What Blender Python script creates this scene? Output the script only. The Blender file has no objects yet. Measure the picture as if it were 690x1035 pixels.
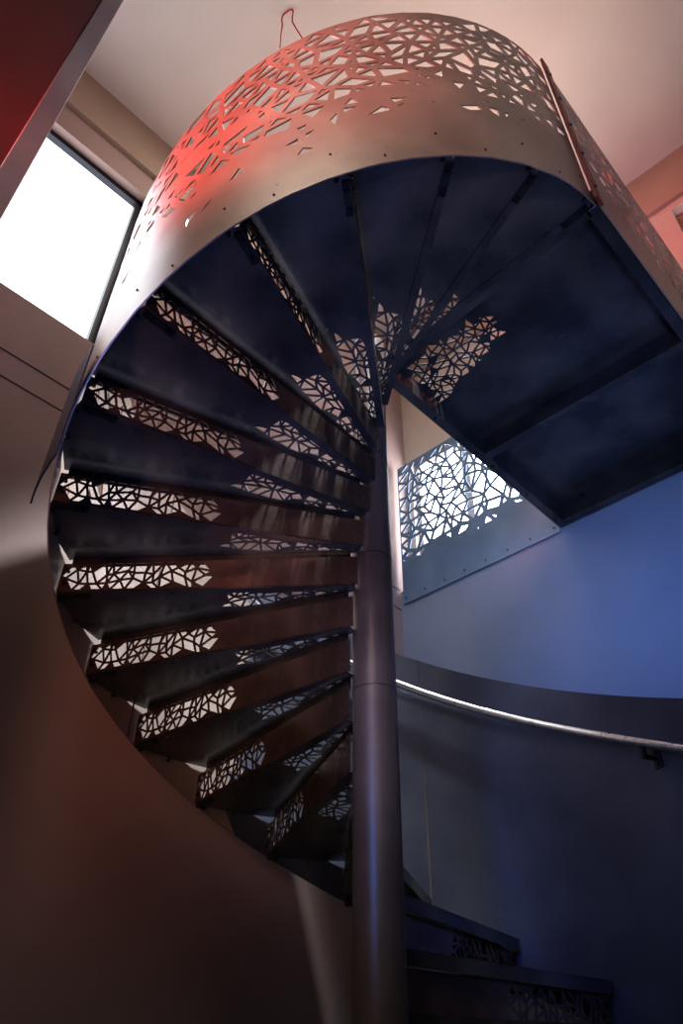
import bpy, math, random
import numpy as np
from mathutils import Vector, Matrix
from mathutils.geometry import delaunay_2d_cdt

PSI=.8458
CA,SA=math.cos(PSI),math.sin(PSI)
def AB(a,b,z): return Vector((a*CA-b*SA, a*SA+b*CA, z))
R=1.3265; OFF=.0755; DL=.2974; P0=5.207; Z0=3.652; S=.18
COLR=.083
H=1.45
def kang(k): return P0-k*DL
def kof(phi): return (P0-phi)/DL
def zb(phi):
    return Z0-S*max(kof(phi-.057),-1.0)

# ------------------------------------------------------------ materials
def new_mat(name):
    m=bpy.data.materials.new(name); m.use_nodes=True
    nt=m.node_tree; b=nt.nodes["Principled BSDF"]
    return m,nt,b
def noisy(name,c1,c2,metal=0,r1=.4,r2=.5,scale=4,bump=0.0,bscale=60,spec=.5,stretch=(1,1,1)):
    m,nt,b=new_mat(name)
    tc=nt.nodes.new("ShaderNodeTexCoord"); mp=nt.nodes.new("ShaderNodeMapping")
    mp.inputs["Scale"].default_value=stretch
    nt.links.new(tc.outputs["Object"],mp.inputs[0])
    n=nt.nodes.new("ShaderNodeTexNoise"); n.inputs["Scale"].default_value=scale; n.inputs["Detail"].default_value=6
    nt.links.new(mp.outputs[0],n.inputs["Vector"])
    r=nt.nodes.new("ShaderNodeValToRGB"); r.color_ramp.elements[0].position=.35; r.color_ramp.elements[1].position=.68
    r.color_ramp.elements[0].color=(*c1,1); r.color_ramp.elements[1].color=(*c2,1)
    nt.links.new(n.outputs[0],r.inputs[0]); nt.links.new(r.outputs[0],b.inputs["Base Color"])
    mr=nt.nodes.new("ShaderNodeMapRange"); mr.inputs[3].default_value=r1; mr.inputs[4].default_value=r2
    nt.links.new(n.outputs[0],mr.inputs[0]); nt.links.new(mr.outputs[0],b.inputs["Roughness"])
    b.inputs["Metallic"].default_value=metal
    b.inputs["Specular IOR Level"].default_value=spec
    if bump:
        n2=nt.nodes.new("ShaderNodeTexNoise"); n2.inputs["Scale"].default_value=bscale
        nt.links.new(mp.outputs[0],n2.inputs["Vector"])
        bp=nt.nodes.new("ShaderNodeBump"); bp.inputs["Strength"].default_value=bump; bp.inputs["Distance"].default_value=.01
        nt.links.new(n2.outputs[0],bp.inputs["Height"]); nt.links.new(bp.outputs[0],b.inputs["Normal"])
    return m
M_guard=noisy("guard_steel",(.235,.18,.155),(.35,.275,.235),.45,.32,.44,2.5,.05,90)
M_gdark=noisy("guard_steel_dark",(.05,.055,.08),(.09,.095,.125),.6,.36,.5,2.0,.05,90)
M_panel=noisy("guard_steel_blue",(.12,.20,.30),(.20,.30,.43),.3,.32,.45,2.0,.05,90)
M_dark=noisy("blackened_steel",(.065,.065,.072),(.16,.145,.14),.75,.20,.36,3,.08,50)
M_riser=noisy("bronzed_steel",(.14,.092,.072),(.28,.19,.155),.75,.20,.36,5,.08,40,stretch=(1,1,.5))
M_col=noisy("column_steel",(.15,.115,.10),(.23,.185,.165),.55,.34,.46,3,.05,40)
M_bolt=noisy("bolt_steel",(.02,.02,.022),(.05,.05,.05),.8,.3,.4,10)
M_post=noisy("red_post_paint",(.12,.022,.018),(.17,.03,.026),.1,.35,.5,3)
M_redwall=noisy("dark_red_paint",(.09,.006,.010),(.13,.010,.016),.0,.4,.5,2)
M_jamb=noisy("jamb_steel",(.25,.22,.26),(.35,.32,.36),.6,.3,.4,2)
M_rail=noisy("brushed_stainless",(.6,.6,.62),(.75,.75,.77),1.0,.25,.32,30)
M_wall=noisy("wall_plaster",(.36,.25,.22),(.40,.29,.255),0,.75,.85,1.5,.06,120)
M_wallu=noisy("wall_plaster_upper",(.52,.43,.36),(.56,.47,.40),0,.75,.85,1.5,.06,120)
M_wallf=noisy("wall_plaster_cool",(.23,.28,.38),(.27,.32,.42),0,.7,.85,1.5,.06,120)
M_ceil=noisy("ceiling_plaster",(.60,.50,.45),(.66,.56,.50),0,.8,.9,1.0,.05,100)
M_corn=noisy("bulkhead_tan",(.36,.26,.20),(.42,.31,.24),0,.6,.7,2)
M_floor=noisy("floor_concrete",(.10,.095,.09),(.17,.16,.15),0,.5,.7,2,.1,30)
M_frame=noisy("window_frame_black",(.02,.022,.03),(.03,.03,.04),.3,.35,.45,6)
M_gap=noisy("shadow_gap",(.06,.045,.04),(.08,.06,.055),0,.8,.9,6)
M_wire=noisy("red_wire",(.5,.02,.02),(.6,.03,.03),0,.4,.5,6)
M_slat=noisy("wood_slat",(.28,.16,.09),(.4,.25,.15),0,.5,.6,9,stretch=(1,1,8))
def emis(name,col,st):
    m,nt,b=new_mat(name)
    n=nt.nodes.new("ShaderNodeTexNoise"); n.inputs["Scale"].default_value=.6
    r=nt.nodes.new("ShaderNodeValToRGB"); r.color_ramp.elements[0].color=(col[0]*.85,col[1]*.9,col[2],1); r.color_ramp.elements[1].color=(1,1,1,1)
    nt.links.new(n.outputs[0],r.inputs[0]); nt.links.new(r.outputs[0],b.inputs["Emission Color"])
    b.inputs["Emission Strength"].default_value=st
    b.inputs["Base Color"].default_value=(.8,.8,.8,1)
    return m
M_sky=emis("daylit_glass",(.85,.93,1.0),3)
M_sky2=emis("daylit_glass_far",(.85,.93,1.0),9.0)

# ------------------------------------------------------------ builders
class B:
    def __init__(s): s.v=[];s.f=[];s.m=[];s.mats=[]
    def mi(s,m):
        if m not in s.mats: s.mats.append(m)
        return s.mats.index(m)
    def add(s,vs,fs,m):
        o=len(s.v); s.v+=[tuple(v) for v in vs]; i=s.mi(m)
        for f in fs: s.f.append(tuple(o+j for j in f)); s.m.append(i)
    def box(s,M,x0,x1,y0,y1,z0,z1,m):
        vs=[M@Vector((x,y,z)) for z in (z0,z1) for (x,y) in ((x0,y0),(x1,y0),(x1,y1),(x0,y1))]
        s.add(vs,[(0,3,2,1),(4,5,6,7),(0,1,5,4),(1,2,6,5),(2,3,7,6),(3,0,4,7)],m)
    def prism(s,pts,z0,z1,m):
        n=len(pts); vs=[Vector((p[0],p[1],z0)) for p in pts]+[Vector((p[0],p[1],z1)) for p in pts]
        s.add(vs,[tuple(range(n))[::-1],tuple(range(n,2*n))]+[(i,(i+1)%n,(i+1)%n+n,i+n) for i in range(n)],m)
    def cyl(s,p,ax,r,l,m,n=10):
        ax=Vector(ax).normalized(); t=ax.orthogonal().normalized(); u=ax.cross(t)
        vs=[];p=Vector(p)
        for q in (0,l):
            for i in range(n):
                a=2*math.pi*i/n; vs.append(p+ax*q+t*math.cos(a)*r+u*math.sin(a)*r)
        s.add(vs,[tuple(range(n))[::-1],tuple(range(n,2*n))]+[(i,(i+1)%n,(i+1)%n+n,i+n) for i in range(n)],m)
    def mesh(s,name):
        me=bpy.data.meshes.new(name); me.from_pydata(s.v,[],s.f)
        for m in s.mats: me.materials.append(m)
        me.polygons.foreach_set("material_index",s.m); me.update()
        return me
    def obj(s,name,parent=None,smooth=False,bevel=0):
        me=s.mesh(name)
        return mkobj(name,me,parent,smooth,bevel)
def mkobj(name,me,parent=None,smooth=False,bevel=0):
    o=bpy.data.objects.new(name,me); bpy.context.collection.objects.link(o)
    if parent: o.parent=parent
    if smooth:
        me.polygons.foreach_set("use_smooth",[True]*len(me.polygons))
        e=o.modifiers.new("es","EDGE_SPLIT"); e.split_angle=math.radians(35)
    if bevel:
        b=o.modifiers.new("bv","BEVEL"); b.width=bevel; b.segments=2; b.limit_method='ANGLE'
    return o
I=Matrix.Identity(4)
MAB=Matrix(((CA,-SA,0,0),(SA,CA,0,0),(0,0,1,0),(0,0,0,1)))
def empty(name):
    e=bpy.data.objects.new(name,None); e.empty_display_size=.1; bpy.context.collection.objects.link(e); return e

def inset(p,w):
    n=len(p); L=[]
    for i in range(n):
        a=p[i];b=p[(i+1)%n]; d=b-a; l=d.length
        if l<1e-6: return None
        d/=l; nn=Vector((-d.y,d.x)); L.append((a+nn*w,d))
    out=[]
    for i in range(n):
        a,d=L[i-1]; b,e=L[i]
        cr=d.x*e.y-d.y*e.x
        if abs(cr)<.06: return None
        t=((b.x-a.x)*e.y-(b.y-a.y)*e.x)/cr
        out.append(a+d*t)
    for i in range(n):
        d=out[(i+1)%n]-out[i]
        if d.dot(L[i][1])<=.004: return None
    return out
def perforate(w,h,cell,bar,fn,mapf,mats,seed,name,matfn=None,quad=.42):
    if not isinstance(mats,(list,tuple)): mats=[mats]
    rnd=random.Random(seed)
    nx=max(2,round(w/cell)); ny=max(2,round(h/(cell*.87))); dx=w/nx; dy=h/ny
    pts=[]
    for j in range(ny+1):
        for i in range(nx+1):
            x=i*dx;y=j*dy
            if 0<j<ny:
                x+=(.25 if j%2 else -.25)*dx
                y+=rnd.uniform(-.40,.40)*dy
            if 0<i<nx: x+=rnd.uniform(-.38,.38)*dx
            if i==0:x=0
            if i==nx:x=w
            pts.append(Vector((x,y)))
    res=delaunay_2d_cdt(pts,[],[],0,1e-7)
    V=res[0]; T=[list(f) for f in res[2]]
    for t in T:
        a,b,c=[V[i] for i in t]
        if (b-a).cross(c-a)<0: t.reverse()
    T=[t for t in T if abs((V[t[1]]-V[t[0]]).cross(V[t[2]]-V[t[0]]))>1e-9]
    em={}
    for ti,t in enumerate(T):
        for q in range(3): em[(t[q],t[(q+1)%3])]=ti
    used=[False]*len(T); polys=[]
    order=list(range(len(T))); rnd.shuffle(order)
    for ti in order:
        if used[ti]: continue
        used[ti]=True; t=T[ti]; done=False
        if rnd.random()<quad:
            for q in rnd.sample(range(3),3):
                a,b,c=t[q],t[(q+1)%3],t[(q+2)%3]
                tj=em.get((b,a))
                if tj is None or used[tj]: continue
                d=[x for x in T[tj] if x not in(a,b)][0]
                Q=[a,d,b,c]; ok=True
                for z in range(4):
                    p,r_,s_=V[Q[z-1]],V[Q[z]],V[Q[(z+1)%4]]
                    e1=(r_-p).normalized();e2=(s_-r_).normalized()
                    if e1.cross(e2)<.25: ok=False
                if ok:
                    used[tj]=True; polys.append(Q); done=True; break
        if not done: polys.append(t)
    verts=[mapf(v.x,v.y) for v in V]; faces=[]; mi=[]
    for P in polys:
        pp=[V[i] for i in P]; c=sum(pp,Vector((0,0)))/len(pp)
        m_=matfn(c.x,c.y) if matfn else 0
        sc=fn(c.x,c.y,rnd)
        hp=inset(pp,bar) if sc>0 else None
        if hp is None: faces.append(tuple(P)); mi.append(m_); continue
        hc=sum(hp,Vector((0,0)))/len(hp)
        hp=[hc+(q-hc)*sc for q in hp]
        o=len(verts); verts+=[mapf(q.x,q.y) for q in hp]; n=len(P)
        for i in range(n): faces.append((P[i],P[(i+1)%n],o+(i+1)%n,o+i)); mi.append(m_)
    me=bpy.data.meshes.new(name); me.from_pydata([tuple(v) for v in verts],[],faces)
    for m in mats: me.materials.append(m)
    me.polygons.foreach_set("material_index",mi); me.update()
    return me
def solid(o,t,off=0):
    s=o.modifiers.new("sol","SOLIDIFY"); s.thickness=t; s.offset=off
    o.modifiers.move(len(o.modifiers)-1,0)

# ------------------------------------------------------------ staircase
stair=empty("spiral_staircase")
def ss(x,a,b):
    t=min(1,max(0,(x-a)/(b-a))); return t*t*(3-2*t)
PHI_S=math.radians(318.6); PHI_E=math.radians(-55)
arc=(PHI_S-PHI_E)*R
def gmap(u,v):
    phi=PHI_S-u/R
    return Vector((R*math.cos(phi),R*math.sin(phi),zb(phi)+v))
def gfn(u,v,rnd):
    k=kof(PHI_S-u/R)
    if v<.20 or v>H-.04 or k>7.2: return 0
    low=.28+.12*math.sin(k*1.7)
    if k<.3: low+=.18*(.3-k)
    p=min(1,max(0,(v-low)/.5))
    f=1-ss(k,1.8,5)*.55
    p*=f
    if rnd.random()>p*1.0+.04: return 0
    return min(1,.66+.4*p)
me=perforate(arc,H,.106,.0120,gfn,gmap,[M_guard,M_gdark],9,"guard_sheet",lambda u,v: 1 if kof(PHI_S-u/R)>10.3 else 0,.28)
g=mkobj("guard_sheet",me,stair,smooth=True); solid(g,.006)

# tread module: local frame, back line of the tread along +x at y=OFF, z=0 is the plate underside
L1=math.sqrt(R*R-OFF*OFF)-.012
def rot(p,a): return (p[0]*math.cos(a)-p[1]*math.sin(a), p[0]*math.sin(a)+p[1]*math.cos(a))
U0=.06; LW=L1-U0; RH=.135; BWD=.135; NOSE=.03
def ffl(u,v,rnd):
    t=u/LW
    return .97 if (t>.50 and t<.975 and .014<v<.118) else 0
riser=perforate(LW,RH,.045,.0044,ffl,lambda u,v:Vector((U0+u,OFF,v)),M_riser,11,"riser_plate",quad=.35)
def bandh(u): return max(.004,min(BWD,(u-.0113)*math.sin(DL)-.004))
def bmap(u,v):
    x=U0+u; h=bandh(x)
    y=OFF-NOSE+ (v/(BWD+NOSE))*(h+NOSE)
    p=rot((x,y),-DL); return Vector((p[0],p[1],.0))
def bfn(u,v,rnd):
    t=(u)/LW
    if t<.05 or v<NOSE+.012: return 0
    if t<.47+.06*math.sin(v*40): return .97 if rnd.random()<.93 else 0
    return 0
band=perforate(LW,BWD+NOSE,.049,.0046,bfn,bmap,M_dark,17,"tread_band",quad=.35)
def tread_plate():
    b=B()
    us=(BWD+.004)/math.sin(DL)+.0113
    pl=[rot((us,OFF+BWD),-DL), rot((L1,OFF+BWD),-DL)]
    a1=math.atan2(pl[-1][1],pl[-1][0]); a0=math.atan2(OFF,L1)
    for i in range(1,8):
        a=a1+(a0-a1)*i/8; pl.append(((R-.004)*math.cos(a),(R-.004)*math.sin(a)))
    pl.append((L1,OFF)); 
    sx,sy=rot((us,OFF+BWD),-DL)
    pl.append((sx,OFF))
    b.prism(pl,-.0025,.0025,M_dark)
    # back bottom lip and front lip under the nosing
    b.box(I,.07,L1-.02,OFF-.030,OFF+.004,-.010,-.003,M_dark)
    MR=Matrix.Rotation(-DL,4,'Z')
    b.box(MR,.09,L1-.02,OFF-NOSE,OFF-NOSE+.005,-.045,.003,M_dark)
    b.box(I,L1-.14,L1-.01,OFF-.028,OFF-.001,-.022,-.010,M_bolt)
    for x in (L1-.115,L1-.045): b.cyl((x,OFF-.014,-.030),(0,0,1),.010,.01,M_bolt)
    for z in (.035,.10): b.cyl((L1-.025,OFF-.008,z),(0,1,0),.008,.020,M_bolt)
    for da in (-.035,-.16):
        M=Matrix.Rotation(a0+da,4,'Z')
        b.cyl(M@Vector((R-.022,0,-.016)),M@Vector((1,0,0)),.008,.016,M_bolt)
    return b.mesh("tread_plate")
TP=tread_plate()
KMAX=20
for k in range(-1,KMAX+1):
    for (nm,me) in (("tread",TP),("tread_band",band),("riser",riser)):
        o=bpy.data.objects.new("%s_%02d"%(nm,k+2),me); bpy.context.collection.objects.link(o); o.parent=stair
        o.rotation_euler=(0,0,kang(k)); o.location=(0,0,Z0-S*k)
        if nm!="tread":
            m=o.modifiers.new("sol","SOLIDIFY"); m.thickness=.004; m.offset=0
# column
b=B(); b.cyl((0,0,0),(0,0,1),COLR,4.0,M_col,64)
b.cyl((0,0,0),(0,0,1),.15,.012,M_col,48)
for z in (1.95,2.55,3.1): b.cyl((0,0,z),(0,0,1),COLR+.0012,.004,M_dark,64)
b.obj("newel_column",stair,smooth=True)
# guard joints, bolts
b=B()
for ph in (math.radians(79),math.radians(10),math.radians(150),math.radians(226)):
    M=Matrix.Rotation(ph,4,'Z'); z=zb(ph)
    b.box(M,R-.008,R-.004,-.004,.004,z,z+H,M_gap)
b.obj("guard_joints",stair)
b=B()
for i in range(46):
    ph=PHI_S-.05-i*DL/2; z=zb(ph)
    if ph<PHI_E+.05: break
    M=Matrix.Rotation(ph,4,'Z')
    b.cyl(M@Vector((R+.002,0,z+(.05 if i%2 else .17))),M@Vector((1,0,0)),.0045,.005,M_bolt)
b.obj("guard_bolts",stair)
def emap(u,v):
    ph=math.radians(222)-u/(R+.03); return Vector(((R+.03)*math.cos(ph),(R+.03)*math.sin(ph),2.36+v))
me=perforate(.30,.55,.06,.01,lambda u,v,r:0,emap,M_gdark,1,"guard_end_plate")
o=mkobj("guard_end_plate",me,stair,smooth=True); solid(o,.006)
# handrail
cu=bpy.data.curves.new("handrail","CURVE"); cu.dimensions='3D'; cu.bevel_depth=.019; cu.bevel_resolution=6; cu.use_fill_caps=True
sp=cu.splines.new('POLY'); ps=[]
a=math.radians(130)
while a>PHI_E+.05:
    ps.append((( R-.075)*math.cos(a),(R-.075)*math.sin(a),zb(a)+H-.22)); a-=.05
sp.points.add(len(ps)-1)
for i,p in enumerate(ps): sp.points[i].co=(*p,1)
cu.materials.append(M_rail)
o=bpy.data.objects.new("handrail",cu); bpy.context.collection.objects.link(o); o.parent=stair
for s_ in cu.splines: s_.use_smooth=True
b=B()
for d in (120,25,-3,-43):
    ph=math.radians(d); M=Matrix.Rotation(ph,4,'Z'); z=zb(ph)+H-.22
    b.box(M,R-.012,R-.004,-.022,.022,z-.10,z-.02,M_bolt)
    b.box(M,R-.085,R-.008,-.010,.010,z-.068,z-.054,M_bolt)
    b.box(M,R-.085,R-.067,-.010,.010,z-.06,z-.012,M_bolt)
    for q in(-.085,-.035): b.cyl(M@Vector((R-.02,0,z+q)),M@Vector((1,0,0)),.007,.012,M_bolt)
b.obj("handrail_brackets",stair,bevel=.002)

# ------------------------------------------------------------ landing
land=empty("upper_landing")
zl=3.832
b=B()
poly=[AB(.075,-.105,0),AB(.003,-1.327,0),AB(.19,-1.327,0),AB(.19,.012,0)]
b.prism(poly,3.962,3.968,M_dark)
b.box(MAB,.12,1.965,-.045,.012,zl,3.962,M_dark)
b.box(MAB,.02,1.965,-1.335,-1.28,zl,3.962,M_dark)
b.box(MAB,1.90,1.965,-1.28,-.045,zl,3.962,M_dark)
b.box(MAB,1.00,1.06,-1.28,-.045,zl,3.962,M_dark)
M=Matrix.Rotation(kang(-1),4,'Z')
b.box(M,.09,L1-.02,OFF+.006,OFF+.05,zl,3.962,M_dark)
for a_ in (.15,.55,.95,1.12,1.5,1.85):
    b.cyl(AB(a_,.012,zl+.07),AB(0,1,0),.01,.008,M_bolt)
    b.cyl(AB(a_,-.016,zl-.006),(0,0,1),.01,.008,M_bolt)
b.obj("landing_frame",land,bevel=.003)
def lfn(u,v,rnd):
    a=.19+u; bb=-1.327+v
    t=(-bb-.06)/.55
    return .95 if (0<t<1 and .22+.02*t<a<.58-.16*t and rnd.random()<.93) else 0
me=perforate(1.775,1.339,.049,.0046,lfn,lambda u,v:AB(.19+u,-1.327+v,3.965),M_dark,5,"landing_plate",quad=.35)
o=mkobj("landing_plate",me,land); solid(o,.005)
def sfn(u,v,rnd):
    if v<.08 or v>H-.06: return 0
    p=min(1,max(0,(v-.3)/.3))
    return 0 if rnd.random()>p*1.1 else min(1,.5+.6*p)
me=perforate(1.93,H,.10,.012,sfn,lambda u,v:AB(.03+u,-1.342,zl+v),M_guard,21,"landing_guard_sheet",quad=.3)
o=mkobj("landing_guard_sheet",me,land); solid(o,.006)
b=B(); b.box(MAB,-.035,.03,-1.36,-1.345,zl-.02,zl+H+.02,M_post)
for z in (.1,.4,.7,1.0,1.3): b.cyl(AB(0,-1.36,zl+z),AB(0,-1,0),.009,.007,M_bolt)
b.obj("guard_post",land,bevel=.002)
def ffn(u,v,rnd):
    if v>H-.06: return 0
    p=min(1,max(0,(v-.36)/.25)); return 0 if rnd.random()>p*1.6 else min(1,.5+.6*p)
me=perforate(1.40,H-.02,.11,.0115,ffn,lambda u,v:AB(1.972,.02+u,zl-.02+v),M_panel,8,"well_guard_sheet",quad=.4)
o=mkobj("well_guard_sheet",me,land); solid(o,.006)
b=B()
for i in range(8): b.cyl(AB(1.97,.06+i*.19,zl+.03),AB(-1,0,0),.006,.008,M_bolt)
b.obj("well_guard_bolts",land)

# ------------------------------------------------------------ room
ZC=7.05; BW=1.455; AF=2.13; AN=-4.2; BN=-3.8
def wallbox(name,a0,a1,b0,b1,z0,z1,mat):
    b=B(); b.box(MAB,a0,a1,b0,b1,z0,z1,mat); return b.obj(name)
b=B()
wa0,wa1,wz0,wz1=-2.9,-.905,4.42,6.22
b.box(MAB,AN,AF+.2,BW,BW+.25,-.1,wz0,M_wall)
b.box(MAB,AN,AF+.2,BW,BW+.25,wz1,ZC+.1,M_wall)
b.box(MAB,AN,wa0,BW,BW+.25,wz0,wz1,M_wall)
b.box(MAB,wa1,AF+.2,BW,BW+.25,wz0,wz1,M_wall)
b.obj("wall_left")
b=B()
b.box(MAB,wa0,wa1,BW+.12,BW+.14,wz0,wz1,M_sky)
for (x0,x1,z0,z1) in ((wa0,wa1,wz0,wz0+.04),(wa0,wa1,wz1-.05,wz1),(wa0,wa0+.05,wz0,wz1),(wa1-.05,wa1,wz0,wz1)):
    b.box(MAB,x0,x1,BW+.07,BW+.12,z0,z1,M_frame)
b.obj("window_1")
b=B()
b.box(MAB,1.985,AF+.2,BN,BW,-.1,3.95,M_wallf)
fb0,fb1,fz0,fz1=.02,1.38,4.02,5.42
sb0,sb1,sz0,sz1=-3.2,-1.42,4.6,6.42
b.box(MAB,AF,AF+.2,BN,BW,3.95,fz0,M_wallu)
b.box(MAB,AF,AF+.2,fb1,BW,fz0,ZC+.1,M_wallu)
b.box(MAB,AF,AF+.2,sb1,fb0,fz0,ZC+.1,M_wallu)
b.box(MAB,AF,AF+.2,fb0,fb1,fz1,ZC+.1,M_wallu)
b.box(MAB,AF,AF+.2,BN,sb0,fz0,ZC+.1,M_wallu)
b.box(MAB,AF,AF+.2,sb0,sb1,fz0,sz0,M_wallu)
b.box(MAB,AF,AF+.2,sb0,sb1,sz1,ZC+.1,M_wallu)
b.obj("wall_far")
b=B()
b.box(MAB,AF+.10,AF+.12,fb0,fb1,fz0,fz1,M_sky2)
for (x0,x1,z0,z1) in ((fb0,fb1,fz0,fz0+.04),(fb0,fb1,fz1-.05,fz1),(fb0,fb0+.04,fz0,fz1),(fb1-.04,fb1,fz0,fz1),(.80,.87,fz0,fz1)):
    b.box(MAB,AF+.05,AF+.10,x0,x1,z0,z1,M_corn)
b.obj("window_2")
b=B()
b.box(MAB,AF+.14,AF+.16,sb0,sb1,sz0,sz1,M_sky)
for (x0,x1,z0,z1) in ((sb0,sb1,sz0,sz0+.04),(sb0,sb1,sz1-.05,sz1),(sb0,sb0+.04,sz0,sz1),(sb1-.04,sb1,sz0,sz1)):
    b.box(MAB,AF+.09,AF+.14,x0,x1,z0,z1,M_frame)
z=sz0+.06
while z<sz1-.08:
    b.box(MAB,AF+.02,AF+.08,sb0,sb1,z,z+.012,M_slat); z+=.055
b.obj("window_3")
wallbox("wall_near",AN-.25,AN,BN,BW+.25,-.1,ZC+.1,M_wall)
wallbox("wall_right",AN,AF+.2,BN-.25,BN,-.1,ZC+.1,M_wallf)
wallbox("floor",AN,AF+.2,BN,BW,-.12,0,M_floor)
wallbox("ceiling",AN,AF+.2,BN,BW,ZC,ZC+.15,M_ceil)
wallbox("trim_1",AN,AF,BW-.04,BW,6.50,ZC,M_corn)
wallbox("trim_2",AF-.04,AF,BN,BW-.04,6.50,ZC,M_corn)
wallbox("shadow_gap_strip_upper",AN,1.98,BW-.003,BW,3.957,3.965,M_gap)  # dark strip, its colour stands in for the shade of a wall gap
wallbox("shadow_gap_strip_lower",AN,1.98,BW-.003,BW,3.777,3.785,M_gap)  # lower gap, shade likewise painted as a dark strip
wallbox("baseboard_left",AN,1.98,BW-.015,BW,0,.1,M_wall)
wallbox("baseboard_far",1.97,1.985,BN,BW-.015,0,.1,M_wallf)
C=Vector((-1.39,-1.16)); ca=C.x*CA+C.y*SA; cb=-C.x*SA+C.y*CA
b=B()
b.box(MAB,ca-.75,ca-.09,cb,cb+.25,0,ZC,M_redwall)
b.box(MAB,ca-.09,ca,cb-.012,cb+.262,0,ZC,M_jamb)
b.obj("red_pier",bevel=.004)
cu=bpy.data.curves.new("hanging_wire","CURVE"); cu.dimensions='3D'; cu.bevel_depth=.006
sp=cu.splines.new('BEZIER')
W=[(-.588,-.588,6.6),(-.584,-.630,6.85),(-.555,-.669,7.045),(-.498,-.668,6.8),(-.421,-.631,6.6)]
sp.bezier_points.add(4)
for i,q in enumerate(W):
    p=sp.bezier_points[i]; p.co=q; p.handle_left_type=p.handle_right_type='AUTO'
cu.materials.append(M_wire)
o=bpy.data.objects.new("hanging_wire",cu); bpy.context.collection.objects.link(o)

# ------------------------------------------------------------ lights
def area(name,loc,tgt,size,en,col,sy=None,spread=180):
    l=bpy.data.lights.new(name,'AREA'); l.energy=en; l.color=col; l.size=size; l.spread=math.radians(spread)
    if sy: l.shape='RECTANGLE'; l.size_y=sy
    o=bpy.data.objects.new(name,l); bpy.context.collection.objects.link(o); o.location=loc
    o.rotation_euler=(Vector(tgt)-Vector(loc)).to_track_quat('-Z','Y').to_euler(); return o
def spot(name,loc,tgt,en,col,ang,blend=.6,r=.08):
    l=bpy.data.lights.new(name,'SPOT'); l.energy=en; l.color=col; l.spot_size=math.radians(ang); l.spot_blend=blend; l.shadow_soft_size=r
    o=bpy.data.objects.new(name,l); bpy.context.collection.objects.link(o); o.location=loc
    o.rotation_euler=(Vector(tgt)-Vector(loc)).to_track_quat('-Z','Y').to_euler(); return o
area("overhead_fill",(-.2,.1,6.95),(-.2,.1,0),1.4,30,(1,.93,.85))  # added area lamp under a closed ceiling, lights treads and guard inside
spot("stair_hole_fill",(.25,-.1,6.9),(-.36,0,3),6500,(.86,.94,1),35,.35,.3)  # invented overhead spot that makes the stair cut-outs read bright
area("window_light",tuple(AB(-1.9,BW+.05,5.3)),tuple(AB(-1,-1,4)),1.6,22,(.75,.88,1),1.5)
spot("red_spot",(-2.55,-2.6,3.7),(-.62,-1.08,4.2),1100,(1,.025,.015),47,1,.15)
spot("guard_warm_fill",(1.3,-3.3,1.8),(.4,-1.1,4.5),100,(1,.72,.55),48,1,.2)  # added light that warms the guard from low right
area("ceiling_fill",tuple(AB(.9,-.8,5.4)),tuple(AB(-.2,-.8,7.05)),.5,22,(1,.78,.64))  # unseen lamp put in to lift the ceiling tone
area("near_high_fill",tuple(AB(-3.6,-1.6,5.6)),(.2,-.2,3.0),1.6,14,(1,.9,.8),1.0,70)  # no opening here, soft source added for gloss on risers and guard
spot("blue_spot",tuple(AB(-.3,-3.3,2.6)),tuple(AB(1.9,.7,3.4)),240,(.18,.42,1),46,1,.3)
spot("guard_blue_fill",(-.9,-2.7,1.7),(1.3,.7,1.9),190,(.11,.27,1),44,1,.2)  # added spot giving the right inner guard its navy cast
spot("blue_underside_fill",(-.25,-1.2,.1),(-.2,-.3,3.9),150,(.18,.30,1),60,1,.3)  # made-up lamp near the floor for blue sheen on the undersides
spot("blue_landing_fill",(1.7,-1.9,.3),(1.0,.3,3.9),380,(.33,.45,.9),56,1,.3)  # extra unseen spot so the landing underside shows blue-violet
spot("riser_copper_fill",(-.5,-2.9,.9),(-.42,.5,2.3),130,(1,.68,.52),27,1,.2)  # put in to bring out a copper tone on the risers
spot("column_fill",(.5,-3.3,1.2),(0,0,1.9),60,(1,.8,.7),22,1,.15)  # added narrow light for a warm highlight on the column
spot("red_wash",(-1.3,-2.9,1.8),tuple(AB(-1.3,BW,3.1)),130,(1,.42,.31),84,1,.2)
w=bpy.data.worlds.new("World"); bpy.context.scene.world=w; w.use_nodes=True
w.node_tree.nodes["Background"].inputs[0].default_value=(.5,.65,1,1); w.node_tree.nodes["Background"].inputs[1].default_value=.1

# ------------------------------------------------------------ camera
th,yaw,roll=.6737,-.05165,.01398
fw=Vector((math.cos(th)*math.sin(yaw),math.cos(th)*math.cos(yaw),math.sin(th)))
r=Vector((math.cos(yaw),-math.sin(yaw),0)); u=r.cross(fw)
r2=r*math.cos(roll)+u*math.sin(roll); u2=-r*math.sin(roll)+u*math.cos(roll)
cd=bpy.data.cameras.new("camera"); cam=bpy.data.objects.new("camera",cd); bpy.context.collection.objects.link(cam)
Mx=Matrix((r2,u2,-fw)).transposed().to_4x4(); Mx.translation=Vector((0,-2.6,.75)); cam.matrix_world=Mx
cd.sensor_fit='VERTICAL'; cd.sensor_height=36; cd.lens=744.8/1035*36; cd.clip_start=.02
bpy.context.scene.camera=cam
bpy.context.scene.view_settings.view_transform='Standard'
try: bpy.context.scene.view_settings.look='Medium High Contrast'
except Exception as e: print(e)
